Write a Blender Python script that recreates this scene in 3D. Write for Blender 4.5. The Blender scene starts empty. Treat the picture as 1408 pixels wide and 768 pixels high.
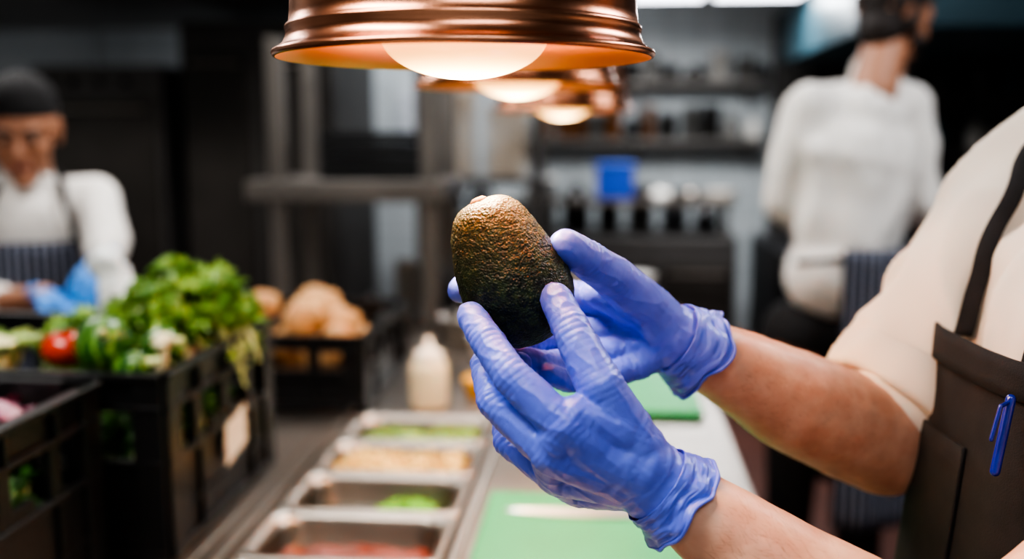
import bpy, bmesh, math, random
from mathutils import Vector, Matrix, noise
random.seed(7)
V=Vector
SC=bpy.context.scene
# ---------------------------------------------------------------- camera
CAM=V((0,0,1.45)); YAW=math.radians(5.26); PIT=math.radians(-8.3); FPX=1369.0
cd=bpy.data.cameras.new('camera'); cam=bpy.data.objects.new('camera',cd); SC.collection.objects.link(cam)
cam.location=CAM; cam.rotation_euler=(math.pi/2+PIT,0,YAW)
cd.lens=35; cd.sensor_width=36; cd.clip_start=.02
cd.dof.use_dof=True; cd.dof.focus_distance=.68; cd.dof.aperture_fstop=2.3
SC.camera=cam
RM=cam.rotation_euler.to_matrix()
def P(px,py,d):
    """measured photo position + real distance -> world metres"""
    return CAM+RM@V(((px-704)/FPX*d,(384-py)/FPX*d,-d))
# ---------------------------------------------------------------- materials
def lin(c):
    return tuple(((x/255)/12.92 if x/255<=.04045 else ((x/255+.055)/1.055)**2.4) for x in c)+(1,)
def pmat(name,col,rough=.5,metal=0,var=0,vs=8,col2=None,bump=0,bs=60,coat=0,sss=0,emit=0,ecol=None,trans=0,detail=3,spec=None,bdist=.002):
    m=bpy.data.materials.new(name); m.use_nodes=True; nt=m.node_tree; b=nt.nodes['Principled BSDF']
    c=lin(col); b.inputs['Base Color'].default_value=c
    b.inputs['Roughness'].default_value=rough; b.inputs['Metallic'].default_value=metal
    b.inputs['Coat Weight'].default_value=coat
    if spec is not None: b.inputs['Specular IOR Level'].default_value=spec
    if sss: b.inputs['Subsurface Weight'].default_value=sss; b.inputs['Subsurface Radius'].default_value=(.012,.005,.003); b.inputs['Subsurface Scale'].default_value=.6
    if trans: b.inputs['Transmission Weight'].default_value=trans
    if emit:
        b.inputs['Emission Color'].default_value=lin(ecol or col); b.inputs['Emission Strength'].default_value=emit
    tc=nt.nodes.new('ShaderNodeTexCoord')
    if var or col2:
        n=nt.nodes.new('ShaderNodeTexNoise'); n.inputs['Scale'].default_value=vs; n.inputs['Detail'].default_value=detail
        nt.links.new(tc.outputs['Object'],n.inputs['Vector'])
        r=nt.nodes.new('ShaderNodeValToRGB'); r.color_ramp.elements[0].position=.35; r.color_ramp.elements[1].position=.65
        c2=lin(col2) if col2 else tuple(x*(1-var) for x in c[:3])+(1,)
        r.color_ramp.elements[0].color=c2; r.color_ramp.elements[1].color=c
        nt.links.new(n.outputs['Fac'],r.inputs['Fac']); nt.links.new(r.outputs['Color'],b.inputs['Base Color'])
    if bump:
        n=nt.nodes.new('ShaderNodeTexNoise'); n.inputs['Scale'].default_value=bs; n.inputs['Detail'].default_value=4
        nt.links.new(tc.outputs['Object'],n.inputs['Vector'])
        bp=nt.nodes.new('ShaderNodeBump'); bp.inputs['Strength'].default_value=bump; bp.inputs['Distance'].default_value=bdist
        nt.links.new(n.outputs['Fac'],bp.inputs['Height']); nt.links.new(bp.outputs['Normal'],b.inputs['Normal'])
    return m
def brickmat(name,c1,c2,mort,w,h,rough,scale=1,axis='XZ'):
    m=bpy.data.materials.new(name); m.use_nodes=True; nt=m.node_tree; b=nt.nodes['Principled BSDF']
    tc=nt.nodes.new('ShaderNodeTexCoord'); sp=nt.nodes.new('ShaderNodeSeparateXYZ'); cb=nt.nodes.new('ShaderNodeCombineXYZ')
    nt.links.new(tc.outputs['Object'],sp.inputs[0]); nt.links.new(sp.outputs[axis[0]],cb.inputs[0]); nt.links.new(sp.outputs[axis[1]],cb.inputs[1])
    br=nt.nodes.new('ShaderNodeTexBrick'); br.inputs['Color1'].default_value=lin(c1); br.inputs['Color2'].default_value=lin(c2); br.inputs['Mortar'].default_value=lin(mort)
    br.inputs['Scale'].default_value=scale; br.inputs['Brick Width'].default_value=w; br.inputs['Row Height'].default_value=h; br.inputs['Mortar Size'].default_value=.004
    br.offset=0
    nt.links.new(cb.outputs[0],br.inputs['Vector']); nt.links.new(br.outputs['Color'],b.inputs['Base Color']); b.inputs['Roughness'].default_value=rough
    return m
def stripemat(name,base,line,freq,rough=.8):
    m=bpy.data.materials.new(name); m.use_nodes=True; nt=m.node_tree; b=nt.nodes['Principled BSDF']
    tc=nt.nodes.new('ShaderNodeTexCoord'); uvn=nt.nodes.new('ShaderNodeSeparateXYZ'); nt.links.new(tc.outputs['UV'],uvn.inputs[0])
    mu=nt.nodes.new('ShaderNodeMath'); mu.operation='MULTIPLY'; mu.inputs[1].default_value=freq; nt.links.new(uvn.outputs[0],mu.inputs[0])
    fr=nt.nodes.new('ShaderNodeMath'); fr.operation='FRACT'; nt.links.new(mu.outputs[0],fr.inputs[0])
    gt=nt.nodes.new('ShaderNodeMath'); gt.operation='GREATER_THAN'; gt.inputs[1].default_value=.76; nt.links.new(fr.outputs[0],gt.inputs[0])
    mx=nt.nodes.new('ShaderNodeMixRGB'); mx.inputs[1].default_value=lin(base); mx.inputs[2].default_value=lin(line)
    nt.links.new(gt.outputs[0],mx.inputs[0]); nt.links.new(mx.outputs[0],b.inputs['Base Color']); b.inputs['Roughness'].default_value=rough
    return m
STEEL=pmat('brushed_steel',(160,151,142),.35,1,var=.35,vs=3,bump=.05,bs=200)
STEELD=pmat('dark_steel',(94,91,89),.42,.6,var=.35,vs=2)
STEELDULL=pmat('dull_steel',(122,117,112),.45,.7,var=.25,vs=4)
BLACKPL=pmat('black_plastic',(22,22,24),.32,0,var=.3,vs=12,bump=.15,bs=120)
BLACK=pmat('black_enamel',(24,24,26),.3)
WHITEC=pmat('white_cotton',(224,219,212),.9,var=.06,vs=6)
CREAMC=pmat('cream_cotton',(228,215,200),.92,var=.05,vs=9,bump=.35,bs=900,bdist=.0006)
BLACKC=pmat('black_cloth',(24,22,23),.9,var=.3,vs=10)
APR=pmat('apron_cloth',(33,30,32),.9,var=.35,vs=40,bump=.6,bs=900,bdist=.0008)
STRIPE=stripemat('striped_cloth',(24,27,40),(140,146,164),14)
SKIN=pmat('skin',(214,166,140),.46,0,vs=38,col2=(198,144,118),bump=.3,bs=300,sss=.12,bdist=.0008)
SKIN2=pmat('skin_tan',(172,120,92),.5,0,var=.12,vs=30,sss=.1)
HAIR=pmat('dark_hair',(36,26,22),.6,var=.3,vs=60)
EYEW=pmat('eye_white',(140,120,106),.4); EYED=pmat('eye_iris',(40,25,18),.1)
LIP=pmat('lip',(140,80,70),.5)
BLUEG=pmat('bright_blue_glove',(30,120,200),.45)
WHITEP=pmat('white_plastic',(226,222,214),.4)
# ---------------------------------------------------------------- mesh helpers
def empty(name,loc=(0,0,0)):
    e=bpy.data.objects.new(name,None); e.empty_display_size=.05; SC.collection.objects.link(e); return e
def mkobj(name,bm,mat,parent=None,smooth=True):
    me=bpy.data.meshes.new(name); bm.normal_update(); bm.to_mesh(me); bm.free()
    o=bpy.data.objects.new(name,me); SC.collection.objects.link(o)
    if mat: me.materials.append(mat)
    if smooth:
        for p in me.polygons: p.use_smooth=True
    if parent: o.parent=parent
    return o
def box(bm,x0,x1,y0,y1,z0,z1):
    vs=[bm.verts.new((x,y,z)) for x in (x0,x1) for y in (y0,y1) for z in (z0,z1)]
    for f in ((0,1,3,2),(4,6,7,5),(0,4,5,1),(2,3,7,6),(0,2,6,4),(1,5,7,3)): bm.faces.new([vs[i] for i in f])
def boxes(name,lst,mat,parent=None,bev=.004):
    bm=bmesh.new()
    for b in lst: box(bm,*b)
    o=mkobj(name,bm,mat,parent,False)
    if bev:
        m=o.modifiers.new('bevel','BEVEL'); m.width=bev; m.segments=2; m.limit_method='ANGLE'
    return o
def capsule(bm,p0,p1,r0,r1,ax=None,sa=1,sb=1,seg=20,nr=6,M=None):
    p0=V(p0);p1=V(p1); d=p1-p0; L=d.length
    if L<1e-6: d=V((0,0,1))
    d.normalize()
    a=V(ax) if ax is not None else (V((0,0,1)) if abs(d.z)<.9 else V((1,0,0)))
    a=(a-d*a.dot(d)).normalized(); b=d.cross(a)
    rings=[]
    for i in range(nr+1):
        t=-math.pi/2+math.pi/2*i/nr
        if i>0: rings.append((p0+d*(r0*math.sin(t)),r0*math.cos(t)))
    for i in range(nr):
        t=math.pi/2*i/nr; rings.append((p1+d*(r1*math.sin(t)),r1*math.cos(t)))
    vr=[]
    T=(lambda q:M@q) if M is not None else (lambda q:q)
    for c,r in rings:
        vr.append([bm.verts.new(T(c+a*(r*sa*math.cos(2*math.pi*k/seg))+b*(r*sb*math.sin(2*math.pi*k/seg)))) for k in range(seg)])
    e0=bm.verts.new(T(p0-d*r0)); e1=bm.verts.new(T(p1+d*r1))
    for i in range(len(vr)-1):
        for k in range(seg):
            bm.faces.new((vr[i][k],vr[i][(k+1)%seg],vr[i+1][(k+1)%seg],vr[i+1][k]))
    for k in range(seg):
        bm.faces.new((e0,vr[0][(k+1)%seg],vr[0][k])); bm.faces.new((e1,vr[-1][k],vr[-1][(k+1)%seg]))
def fuse(name,parts,voxel,sm,mat,parent=None,M=None,disp=None):
    """parts: tuples (p0,p1,r0,r1[,ax,sa,sb]) grown into ONE continuous surface"""
    bm=bmesh.new()
    for p in parts: capsule(bm,*p,M=M)
    bmesh.ops.recalc_face_normals(bm,faces=bm.faces)
    o=mkobj(name,bm,None,None)
    m=o.modifiers.new('r','REMESH'); m.mode='VOXEL'; m.voxel_size=voxel; m.use_smooth_shade=True
    s=o.modifiers.new('s','SMOOTH'); s.factor=.5; s.iterations=sm
    dg=bpy.context.evaluated_depsgraph_get(); dg.update()
    me=bpy.data.meshes.new_from_object(o.evaluated_get(dg))
    o.modifiers.clear(); old=o.data; o.data=me; bpy.data.meshes.remove(old); me.name=name
    me.materials.clear(); me.materials.append(mat)
    if disp:
        ns=[v.normal.copy() for v in me.vertices]
        for v,n in zip(me.vertices,ns): v.co+=n*disp(v.co)
    for p in me.polygons: p.use_smooth=True
    if parent: o.parent=parent
    return o
def chain(pts):
    """pts list of (vec,r) -> capsule parts"""
    return [(pts[i][0],pts[i+1][0],pts[i][1],pts[i+1][1]) for i in range(len(pts)-1)]
def lathe(name,prof,mat,parent=None,seg=64,loc=(0,0,0),R=None,smooth=True):
    bm=bmesh.new(); rings=[]
    for r,z in prof:
        if r<1e-5: rings.append([bm.verts.new((0,0,z))])
        else: rings.append([bm.verts.new((r*math.cos(2*math.pi*k/seg),r*math.sin(2*math.pi*k/seg),z)) for k in range(seg)])
    for i in range(len(rings)-1):
        A,B=rings[i],rings[i+1]
        for k in range(seg):
            if len(A)==1 and len(B)==1: continue
            if len(A)==1: bm.faces.new((A[0],B[k],B[(k+1)%seg]))
            elif len(B)==1: bm.faces.new((A[k],A[(k+1)%seg],B[0]))
            else: bm.faces.new((A[k],A[(k+1)%seg],B[(k+1)%seg],B[k]))
    bmesh.ops.recalc_face_normals(bm,faces=bm.faces)
    if R is not None: bmesh.ops.transform(bm,matrix=R,verts=bm.verts)
    bmesh.ops.translate(bm,vec=V(loc),verts=bm.verts)
    return mkobj(name,bm,mat,parent,smooth)
def blob(bm,c,rx,ry,rz,n=.0,fr=20,rot=None,u=20,v=14):
    r=bmesh.ops.create_uvsphere(bm,u_segments=u,v_segments=v,radius=1)
    R=rot or Matrix.Identity(3); c=V(c)
    for q in r['verts']:
        d=q.co.copy(); k=1+n*noise.noise((d*1.0+c*fr))
        q.co=c+R@V((d.x*rx*k,d.y*ry*k,d.z*rz*k))
def randrot():
    from mathutils import Euler
    return Euler((random.uniform(0,6.28),random.uniform(0,6.28),random.uniform(0,6.28))).to_matrix()
# ---------------------------------------------------------------- room
X0,X1,Y0,Y1,ZC=-3.4,3.3,-1.6,6.6,2.75
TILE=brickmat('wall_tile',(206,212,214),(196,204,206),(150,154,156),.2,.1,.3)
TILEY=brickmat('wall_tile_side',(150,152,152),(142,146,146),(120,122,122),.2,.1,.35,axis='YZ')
FLOORM=brickmat('floor_tile',(86,50,40),(76,44,36),(46,36,32),.3,.3,.5,axis='XY')
CEILM=pmat('ceiling_paint',(110,108,106),.9,var=.05)
boxes('floor',[(X0,X1,Y0,Y1,-.1,0)],FLOORM,bev=0)
boxes('ceiling',[(X0,X1,Y0,Y1,ZC,ZC+.1)],CEILM,bev=0)
boxes('wall_back',[(X0,X1,Y1,Y1+.1,0,ZC)],TILE,bev=0)
boxes('wall_front',[(X0,X1,Y0-.1,Y0,0,ZC)],TILE,bev=0)
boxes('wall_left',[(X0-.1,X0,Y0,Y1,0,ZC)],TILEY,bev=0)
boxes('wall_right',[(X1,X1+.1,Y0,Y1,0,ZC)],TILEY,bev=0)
# ceiling light fixtures
PANEL=pmat('light_diffuser',(245,248,255),.4,emit=9,ecol=(240,244,255))
def fixture(x,y,z,sx,sy,power,col=(.93,.96,1)):
    e=empty('ceiling_light')
    boxes('housing',[(x-sx/2-.02,x+sx/2+.02,y-sy/2-.02,y+sy/2+.02,z,z+.05)],WHITEP,e)
    boxes('diffuser',[(x-sx/2,x+sx/2,y-sy/2,y+sy/2,z-.012,z-.001)],PANEL,e,0)
    if z<ZC-.1: boxes('hangers',[(x-sx/3-.004,x-sx/3+.004,y-.004,y+.004,z+.05,ZC),(x+sx/3-.004,x+sx/3+.004,y-.004,y+.004,z+.05,ZC)],STEELD,e,0)
    l=bpy.data.lights.new('tube','AREA'); l.shape='RECTANGLE'; l.size=sx; l.size_y=sy; l.energy=power; l.color=col
    o=bpy.data.objects.new('tube',l); SC.collection.objects.link(o); o.location=(x,y,z-.03); o.parent=e
WARM=(1,.95,.88); NEU=(.97,.98,1)
fixture(-.95,.35,ZC-.06,.9,.5,36,WARM)
fixture(.30,-.6,ZC-.06,1.0,.4,8,WARM)  # unseen panel behind the camera, added as fill light
fixture(-.5,2.7,ZC-.06,.5,1.2,26,(1,.96,.9))
fixture(1.5,1.9,ZC-.06,.5,1.0,29,NEU)
fixture(-2.2,2.7,ZC-.06,1.2,.3,34,(1,.96,.9))  # unseen panel added to brighten the dark left side
fixture(.30,5.0,2.12,.33,.25,21,NEU)
fixture(.73,5.0,2.12,.40,.25,21,NEU)
fixture(-1.2,6.0,ZC-.06,.9,.25,16,NEU)  # unseen panel added for more light on the back wall
w=bpy.data.worlds.new('world'); SC.world=w; w.use_nodes=True
w.node_tree.nodes['Background'].inputs[0].default_value=(.5,.55,.6,1); w.node_tree.nodes['Background'].inputs[1].default_value=.2
# ---------------------------------------------------------------- prep counter
CZ=.90
pc=empty('prep_counter')
boxes('worktop',[(-1.22,-.478,.2,3.2,CZ-.04,CZ),(-.478,-.200,1.868,3.2,CZ-.04,CZ),(-.478,-.200,.2,.66,CZ-.04,CZ),(-.200,.24,.2,3.2,CZ-.04,CZ)],STEEL,pc,.004)
boxes('rails',[(-.53,-.522,.2,3.2,CZ,CZ+.006),(-.50,-.485,.2,3.2,CZ,CZ+.012),(-.195,-.18,.2,3.2,CZ,CZ+.012),(.225,.24,.2,3.2,CZ-.06,CZ-.03)],STEEL,pc,.003)
boxes('cabinet',[(-1.18,.20,.25,3.15,.12,.74)],STEELD,pc,.004)
boxes('top_apron',[(-1.2,-1.18,.22,3.18,.74,CZ-.04),(.2,.22,.22,3.18,.74,CZ-.04),(-1.2,.22,3.16,3.18,.74,CZ-.04),(-1.2,.22,.22,.24,.74,CZ-.04)],STEELD,pc,0)
boxes('feet',[(x,x+.05,y,y+.05,0,.12) for x in (-1.1,.1) for y in (.3,1.6,3.0)],BLACK,pc,.004)
# gastronorm pans
def rrect(cx,cy,hx,hy,r,z,n=6):
    pts=[]
    for (sx,sy,a0) in ((1,1,0),(-1,1,90),(-1,-1,180),(1,-1,270)):
        for i in range(n+1):
            a=math.radians(a0+90*i/n); pts.append((cx+sx*(hx-r)+r*math.cos(a),cy+sy*(hy-r)+r*math.sin(a),z))
    return pts
ONION=pmat('chopped_onion',(238,212,142),.4,0,vs=90,col2=(206,162,84)); PICK=pmat('pickle_slices',(140,170,56),.3,0,vs=60,col2=(60,98,28)); HERB=pmat('herb_leaves',(120,190,44),.5,var=.4,vs=50)
ONB=pmat('onion_bed',(196,148,76),.5); PKB=pmat('pickle_bed',(54,72,28),.3); SAUCE=pmat('tomato_sauce',(134,58,40),.3,0,vs=60,col2=(92,36,24),bump=.5,bs=120,bdist=.004); PANSHADE=pmat('pan_shade_sheet',(58,54,40),.15)
def pan(y0,content):
    e=empty('steel_food_pan'); cx=-.339; cy=y0+.0845; hx,hy=.137,.0835
    prof=[(0,0,.006,CZ-.004),(0,0,.006,CZ+.006),(.004,.004,.008,CZ+.009),(.010,.010,.03,CZ+.008),(.018,.013,.035,CZ+.001),(.022,.016,.038,CZ-.01),(.030,.022,.04,CZ-.095),(.045,.036,.036,CZ-.10)]
    bm=bmesh.new(); R=[]
    for dx,dy,r,z in prof: R.append([bm.verts.new(p) for p in rrect(cx,cy,hx-dx,hy-dy,max(r,.004),z)])
    for i in range(len(R)-1):
        n=len(R[i])
        for k in range(n): bm.faces.new((R[i][k],R[i][(k+1)%n],R[i+1][(k+1)%n],R[i+1][k]))
    bm.faces.new(R[-1])
    mkobj('pan',bm,STEEL,e)
    ix,iy=hx-.024,hy-.018
    def surf(name,mat,z,amp,fr):
        bm=bmesh.new(); N=44; g=[]
        for i in range(N+1):
            row=[]
            for j in range(N+1):
                x=-1+2*i/N; y=-1+2*j/N
                k=1-.12*(abs(x)*abs(y))**3
                X=cx+x*ix*k; Y=cy+y*iy*k
                row.append(bm.verts.new((X,Y,z+amp*noise.noise(V((X*fr,Y*fr,z*9))))))
            g.append(row)
        for i in range(N):
            for j in range(N): bm.faces.new((g[i][j],g[i+1][j],g[i+1][j+1],g[i][j+1]))
        mkobj(name,bm,mat,e)
    if content=='red': surf('tomato_sauce',SAUCE,CZ-.036,.006,40)
    elif content=='yellow':
        bm=bmesh.new()
        for i in range(340):
            x=random.uniform(-1,1)*ix*.92; y=random.uniform(-1,1)*iy*.9
            blob(bm,(cx+x,cy+y,CZ-.014+random.uniform(-.008,.012)),.010,.006,.005,.3,90,randrot(),8,6)
        mkobj('onion_pieces',bm,ONION,e); surf('onion_bed',ONB,CZ-.023,.004,60)
    elif content=='green':
        bm=bmesh.new()
        for i in range(130):
            x=random.uniform(-1,1)*ix*.85; y=random.uniform(-1,1)*iy*.8
            blob(bm,(cx+x,cy+y,CZ-.018+random.uniform(-.010,.012)),.020,.007,.005,.2,50,Matrix.Rotation(random.uniform(-.9,.9),3,'Z'),10,6)
        mkobj('pickle_pieces',bm,PICK,e); surf('pickle_bed',PKB,CZ-.030,.003,60)
    else:
        bm=bmesh.new()
        for i in range(80):
            x=random.gauss(.045,.022); y=random.gauss(.02,.014)
            x=max(-.09,min(.09,x)); y=max(-.04,min(.045,y))
            blob(bm,(cx+x,cy+y,CZ-.036+random.uniform(-.006,.012)),.014,.007,.004,.2,50,randrot(),8,6)
        mkobj('herb_pieces',bm,HERB,e); surf('pan_shade_sheet',PANSHADE,CZ-.040,.001,20)  # dark sheet stands in for the shade inside the near-empty pan
for y0,c in ((.674,'green'),(.843,'yellow'),(1.012,'herb'),(1.181,'red'),(1.350,'herb'),(1.519,'yellow'),(1.688,'green')): pan(y0+.005,c)
# cutting boards
GREEN=pmat('green_board_plastic',(40,150,88),.5,0,var=.1,vs=14,bump=.25,bs=150,bdist=.001)
boxes('cutting_board',[(-.165,.15,.93,1.44,CZ+.001,CZ+.016)],GREEN,None,.005)
boxes('cutting_board.001',[(-.12,.20,1.90,2.24,CZ+.001,CZ+.016)],GREEN,None,.005)
# knife
kn=empty('chef_knife')
bm=bmesh.new(); pr=[]
A=V((-.135,1.345,CZ+.018)); Bx=V((.06,1.375,CZ+.018)); d=(Bx-A).normalized(); s=V((-d.y,d.x,0))
for i in range(25):
    t=i/24; c=A+d*(t*.2); wv=.040*(1-(1-t)**2.2)
    pr.append((c+s*.012+V((0,0,.0022)),c+s*.012,c+s*(.012-wv-.001)))
vs=[[bm.verts.new(q) for q in r] for r in pr]
for i in range(24):
    for k in range(3): bm.faces.new((vs[i][k],vs[i+1][k],vs[i+1][(k+1)%3],vs[i][(k+1)%3]))
bm.faces.new(vs[0]); bm.faces.new(vs[-1])
bmesh.ops.recalc_face_normals(bm,faces=bm.faces)
mkobj('blade',bm,pmat('knife_steel',(176,176,176),.3,1),kn,False)
h0=A+d*.205; fuse('handle',[(h0+V((0,0,.006)),h0+d*.11+V((0,0,.006)),.010,.011,(0,0,1),.6,1.1)],.002,3,BLACK,kn)
# squeeze bottle
sb=empty('squeeze_bottle')
bx,by=-.350,1.955
lathe('bottle_body',[(0,0),(.036,0),(.039,.004),(.039,.080),(.036,.092),(.028,.098),(.027,.102)],pmat('translucent_plastic',(232,214,180),.35,sss=.2,var=.05,vs=10),sb,40,(bx,by,CZ))
lathe('bottle_cap',[(.029,.098),(.030,.100),(.029,.112),(.017,.117),(.010,.121),(.006,.142),(.004,.143),(0,.143)],pmat('bottle_cap_plastic',(238,228,210),.4),sb,40,(bx,by,CZ))
def tub(name,x,y,r,h,mat,z=CZ):
    lathe(name,[(0,.0),(r*.8,0),(r*.85,.003),(r,h),(r*1.04,h),(r*1.04,h+.004),(r*.95,h+.004),(r*.8,.006),(0,.006)],mat,None,32,(x,y,z+.001))
tub('white_bowl',-.27,2.42,.06,.05,WHITEP); tub('steel_bowl',-.36,2.62,.08,.06,STEEL); tub('white_bowl.001',-.05,2.75,.07,.05,WHITEP)
tub('white_bowl.002',.08,2.55,.06,.07,WHITEP)
tub('yellow_sauce_pot',-.262,2.06,.032,.03,pmat('yellow_plastic',(214,160,40),.4))
# ---------------------------------------------------------------- crates
def crate(x0,x1,y0,y1,z0,h,label=None):
    e=empty('produce_crate'); L=[]; t=.007
    L.append((x0+.01,x1-.01,y0+.01,y1-.01,z0+.001,z0+.008))
    def wall(axis,c,sgn,a,b):
        def bx(a0,a1,d0,d1,zz0,zz1):
            lo,hi=sorted((c+sgn*d0,c+sgn*d1))
            if axis=='x': L.append((lo,hi,a0,a1,z0+zz0,z0+zz1))
            else: L.append((a0,a1,lo,hi,z0+zz0,z0+zz1))
        bx(a,b,-t,0,.001,h*.54)                 # lower solid panel
        bx(a,b,-t,0,h*.82,h)                    # upper band
        bx(a,b,-.004,.011,h-.009,h)             # lip
        bx(a,b,-.002,.009,h*.80,h*.83)          # second flange
        bx(a,b,-.002,.008,h*.51,h*.54)
        bx(a,b,-.002,.006,h*.22,h*.235)
        bx(a,b,-.002,.008,.004,.014)
        bx(a,a+.04,-t,.007,.001,h); bx(b-.04,b,-t,.007,.001,h)
        n=max(4,int((b-a)/.09)); st=(b-a)/n
        for i in range(1,n):
            q=a+i*st
            bx(q-.003,q+.003,-.002,.009,h*.83,h-.009)
            bx(q-.012,q+.012,-t,.004,h*.50,h*.82)
            if i%2: bx(q-.002,q+.002,-.001,.007,.014,h*.49)
        m=(a+b)/2
        bx(m-.055,m+.055,-t,.003,h*.52,h*.60)
    wall('x',x1,1,y0,y1); wall('x',x0,-1,y0,y1); wall('y',y1,1,x0,x1); wall('y',y0,-1,x0,x1)
    boxes('crate_shell',L,BLACKPL,e,.002)
    if label:
        ly,lz,wd,hg=label; bm=bmesh.new(); N=12; g=[]
        for i in range(N+1):
            row=[]
            for j in range(N+1):
                jx=.009*noise.noise(V((i*.7,j*.7,1))) if i in(0,N) or j in (0,N) else 0
                row.append(bm.verts.new((x1+.0105+.001*noise.noise(V((i*.5,j*.5,0))),ly+wd*(i/N-.5)+jx*1.5,lz+hg*(j/N-.5)+jx+.012*(i/N))))
            g.append(row)
        for i in range(N):
            for j in range(N): bm.faces.new((g[i][j],g[i+1][j],g[i+1][j+1],g[i][j+1]))
        mkobj('paper_label',bm,pmat('paper',(220,208,190),.8,var=.12,vs=40),e)
    return e
crate(-1.145,-.555,1.185,1.585,CZ,.25,(1.40,CZ+.10,.08,.062))
crate(-1.215,-.632,.755,1.160,CZ,.245,(.93,CZ+.05,.06,.05))
crate(-1.06,-.475,1.90,2.34,CZ,.155)
# leaves
def leaf(bm,base,dirn,up,L,W,seed):
    d=dirn.normalized(); u=(up-d*up.dot(d)).normalized(); s=d.cross(u); g=[]
    NU,NW=10,4
    for i in range(NU+1):
        t=i/NU; w=W*math.sin(math.pi*min(1,t*.93+.05)**.75)*(1+.38*math.sin(t*19+seed)); row=[]
        for j in range(-NW,NW+1):
            q=j/NW
            z=.18*L*math.sin(t*2.2)-.35*L*t*t+abs(q)*W*.45+.14*L*noise.noise(V((t*4+seed,q*3.2,seed)))
            row.append(bm.verts.new(base+d*(t*L)+s*(q*w)+u*z))
        g.append(row)
    for i in range(NU):
        for j in range(2*NW): bm.faces.new((g[i][j],g[i+1][j],g[i+1][j+1],g[i][j+1]))
def greens(name,n,cx,cy,z0,z1,sx,sy,L,mat,stem=None):
    e=empty(name); bm=bmesh.new(); bs=bmesh.new()
    for i in range(n):
        a=random.uniform(0,6.283); rr=random.random()**.5
        x=cx+math.cos(a)*rr*sx; y=cy+math.sin(a)*rr*sy
        dome=1-.55*rr*rr
        z=z0+(z1-z0)*random.random()**.5*dome
        d=V((random.uniform(-1,1),random.uniform(-1,1),random.uniform(-.2,1.0)))
        l=L*random.uniform(.6,1.2)
        leaf(bm,V((x,y,z)),d,V((random.uniform(-.6,.6),random.uniform(-.8,.3),1)),l,l*.40,random.uniform(0,50))
        if i%3==0: capsule(bs,(x,y,z),V((x,y,z))-V((d.x*.03,d.y*.03,.05)),.002,.003,seg=6,nr=2)
    mkobj('leaves',bm,mat,e); mkobj('stems',bs,stem or mat,e)
    return e
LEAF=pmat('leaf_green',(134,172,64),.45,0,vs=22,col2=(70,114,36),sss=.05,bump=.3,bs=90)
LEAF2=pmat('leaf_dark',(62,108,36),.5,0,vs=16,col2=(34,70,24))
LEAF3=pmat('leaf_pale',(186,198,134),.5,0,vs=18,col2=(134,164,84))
STEM=pmat('stem',(200,212,150),.4)
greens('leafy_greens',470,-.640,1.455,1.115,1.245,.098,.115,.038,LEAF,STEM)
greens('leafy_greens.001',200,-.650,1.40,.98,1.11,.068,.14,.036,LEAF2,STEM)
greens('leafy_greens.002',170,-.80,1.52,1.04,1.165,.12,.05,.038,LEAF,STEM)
greens('lettuce',40,-.93,1.30,1.00,1.13,.07,.06,.05,LEAF3,STEM)
greens('salad_leaves',110,-.73,.98,.99,1.095,.085,.13,.05,LEAF2,STEM)
def stripedveg(name,c,rx,ry,rz,rot):
    m=bpy.data.materials.new(name+'_skin'); m.use_nodes=True; nt=m.node_tree; b=nt.nodes['Principled BSDF']
    tc=nt.nodes.new('ShaderNodeTexCoord'); n=nt.nodes.new('ShaderNodeTexWave'); n.inputs['Scale'].default_value=18; n.inputs['Distortion'].default_value=5; n.inputs['Detail'].default_value=3; n.inputs['Detail Scale'].default_value=3
    nt.links.new(tc.outputs['Object'],n.inputs['Vector']); r=nt.nodes.new('ShaderNodeValToRGB')
    r.color_ramp.elements[0].color=lin((36,80,26)); r.color_ramp.elements[1].color=lin((110,152,62)); r.color_ramp.elements[0].position=.6
    nt.links.new(n.outputs['Color'],r.inputs[0]); nt.links.new(r.outputs[0],b.inputs['Base Color']); b.inputs['Roughness'].default_value=.3
    bm=bmesh.new(); blob(bm,c,rx,ry,rz,.08,10,rot,36,24)
    e=empty(name); mkobj('fruit',bm,m,e)
    tip=V(c)+rot@V((0,0,rz)); capb=bmesh.new(); capsule(capb,tip-rot@V((0,0,.004)),tip+rot@V((0,0,.012)),.007,.005,seg=10,nr=3); mkobj('stalk',capb,STEM,e)
RX=lambda a:Matrix.Rotation(a,3,'X')
stripedveg('courgette',(-.662,1.248,1.172),.038,.038,.042,RX(1.0)@Matrix.Rotation(.4,3,'Y'))
stripedveg('courgette.001',(-.608,1.215,1.150),.021,.021,.025,Matrix.Rotation(1.3,3,'Y'))
stripedveg('courgette.002',(-.600,1.285,1.162),.026,.026,.034,Matrix.Rotation(1.2,3,'Y')@RX(.5))
stripedveg('courgette.003',(-.715,1.210,1.115),.020,.020,.055,Matrix.Rotation(1.5,3,'Y'))
e=empty('tomato'); bm=bmesh.new(); blob(bm,(-.738,1.285,1.157),.031,.031,.026,.06,8,None,32,20); mkobj('fruit',bm,pmat('tomato_skin',(190,54,28),.25,coat=.3,var=.1,vs=20),e)
bm=bmesh.new()
for k in range(5): leaf(bm,V((-.738,1.285,1.184)),V((math.cos(k*1.26),math.sin(k*1.26),.1)),V((0,0,1)),.02,.005,k)
mkobj('calyx',bm,LEAF2,e)
e=empty('cauliflower'); bm=bmesh.new()
for i in range(70):
    a=V((random.gauss(0,1),random.gauss(0,1),abs(random.gauss(0,1)))).normalized(); c=V((-.845,1.27,1.135))+a*.036; blob(bm,c,.012,.012,.011,.4,60,None,10,8)
blob(bm,(-.845,1.27,1.13),.038,.038,.036)
mkobj('florets',bm,pmat('cauliflower_flesh',(220,214,170),.7,var=.12,vs=60),e)
bm=bmesh.new()
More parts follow.
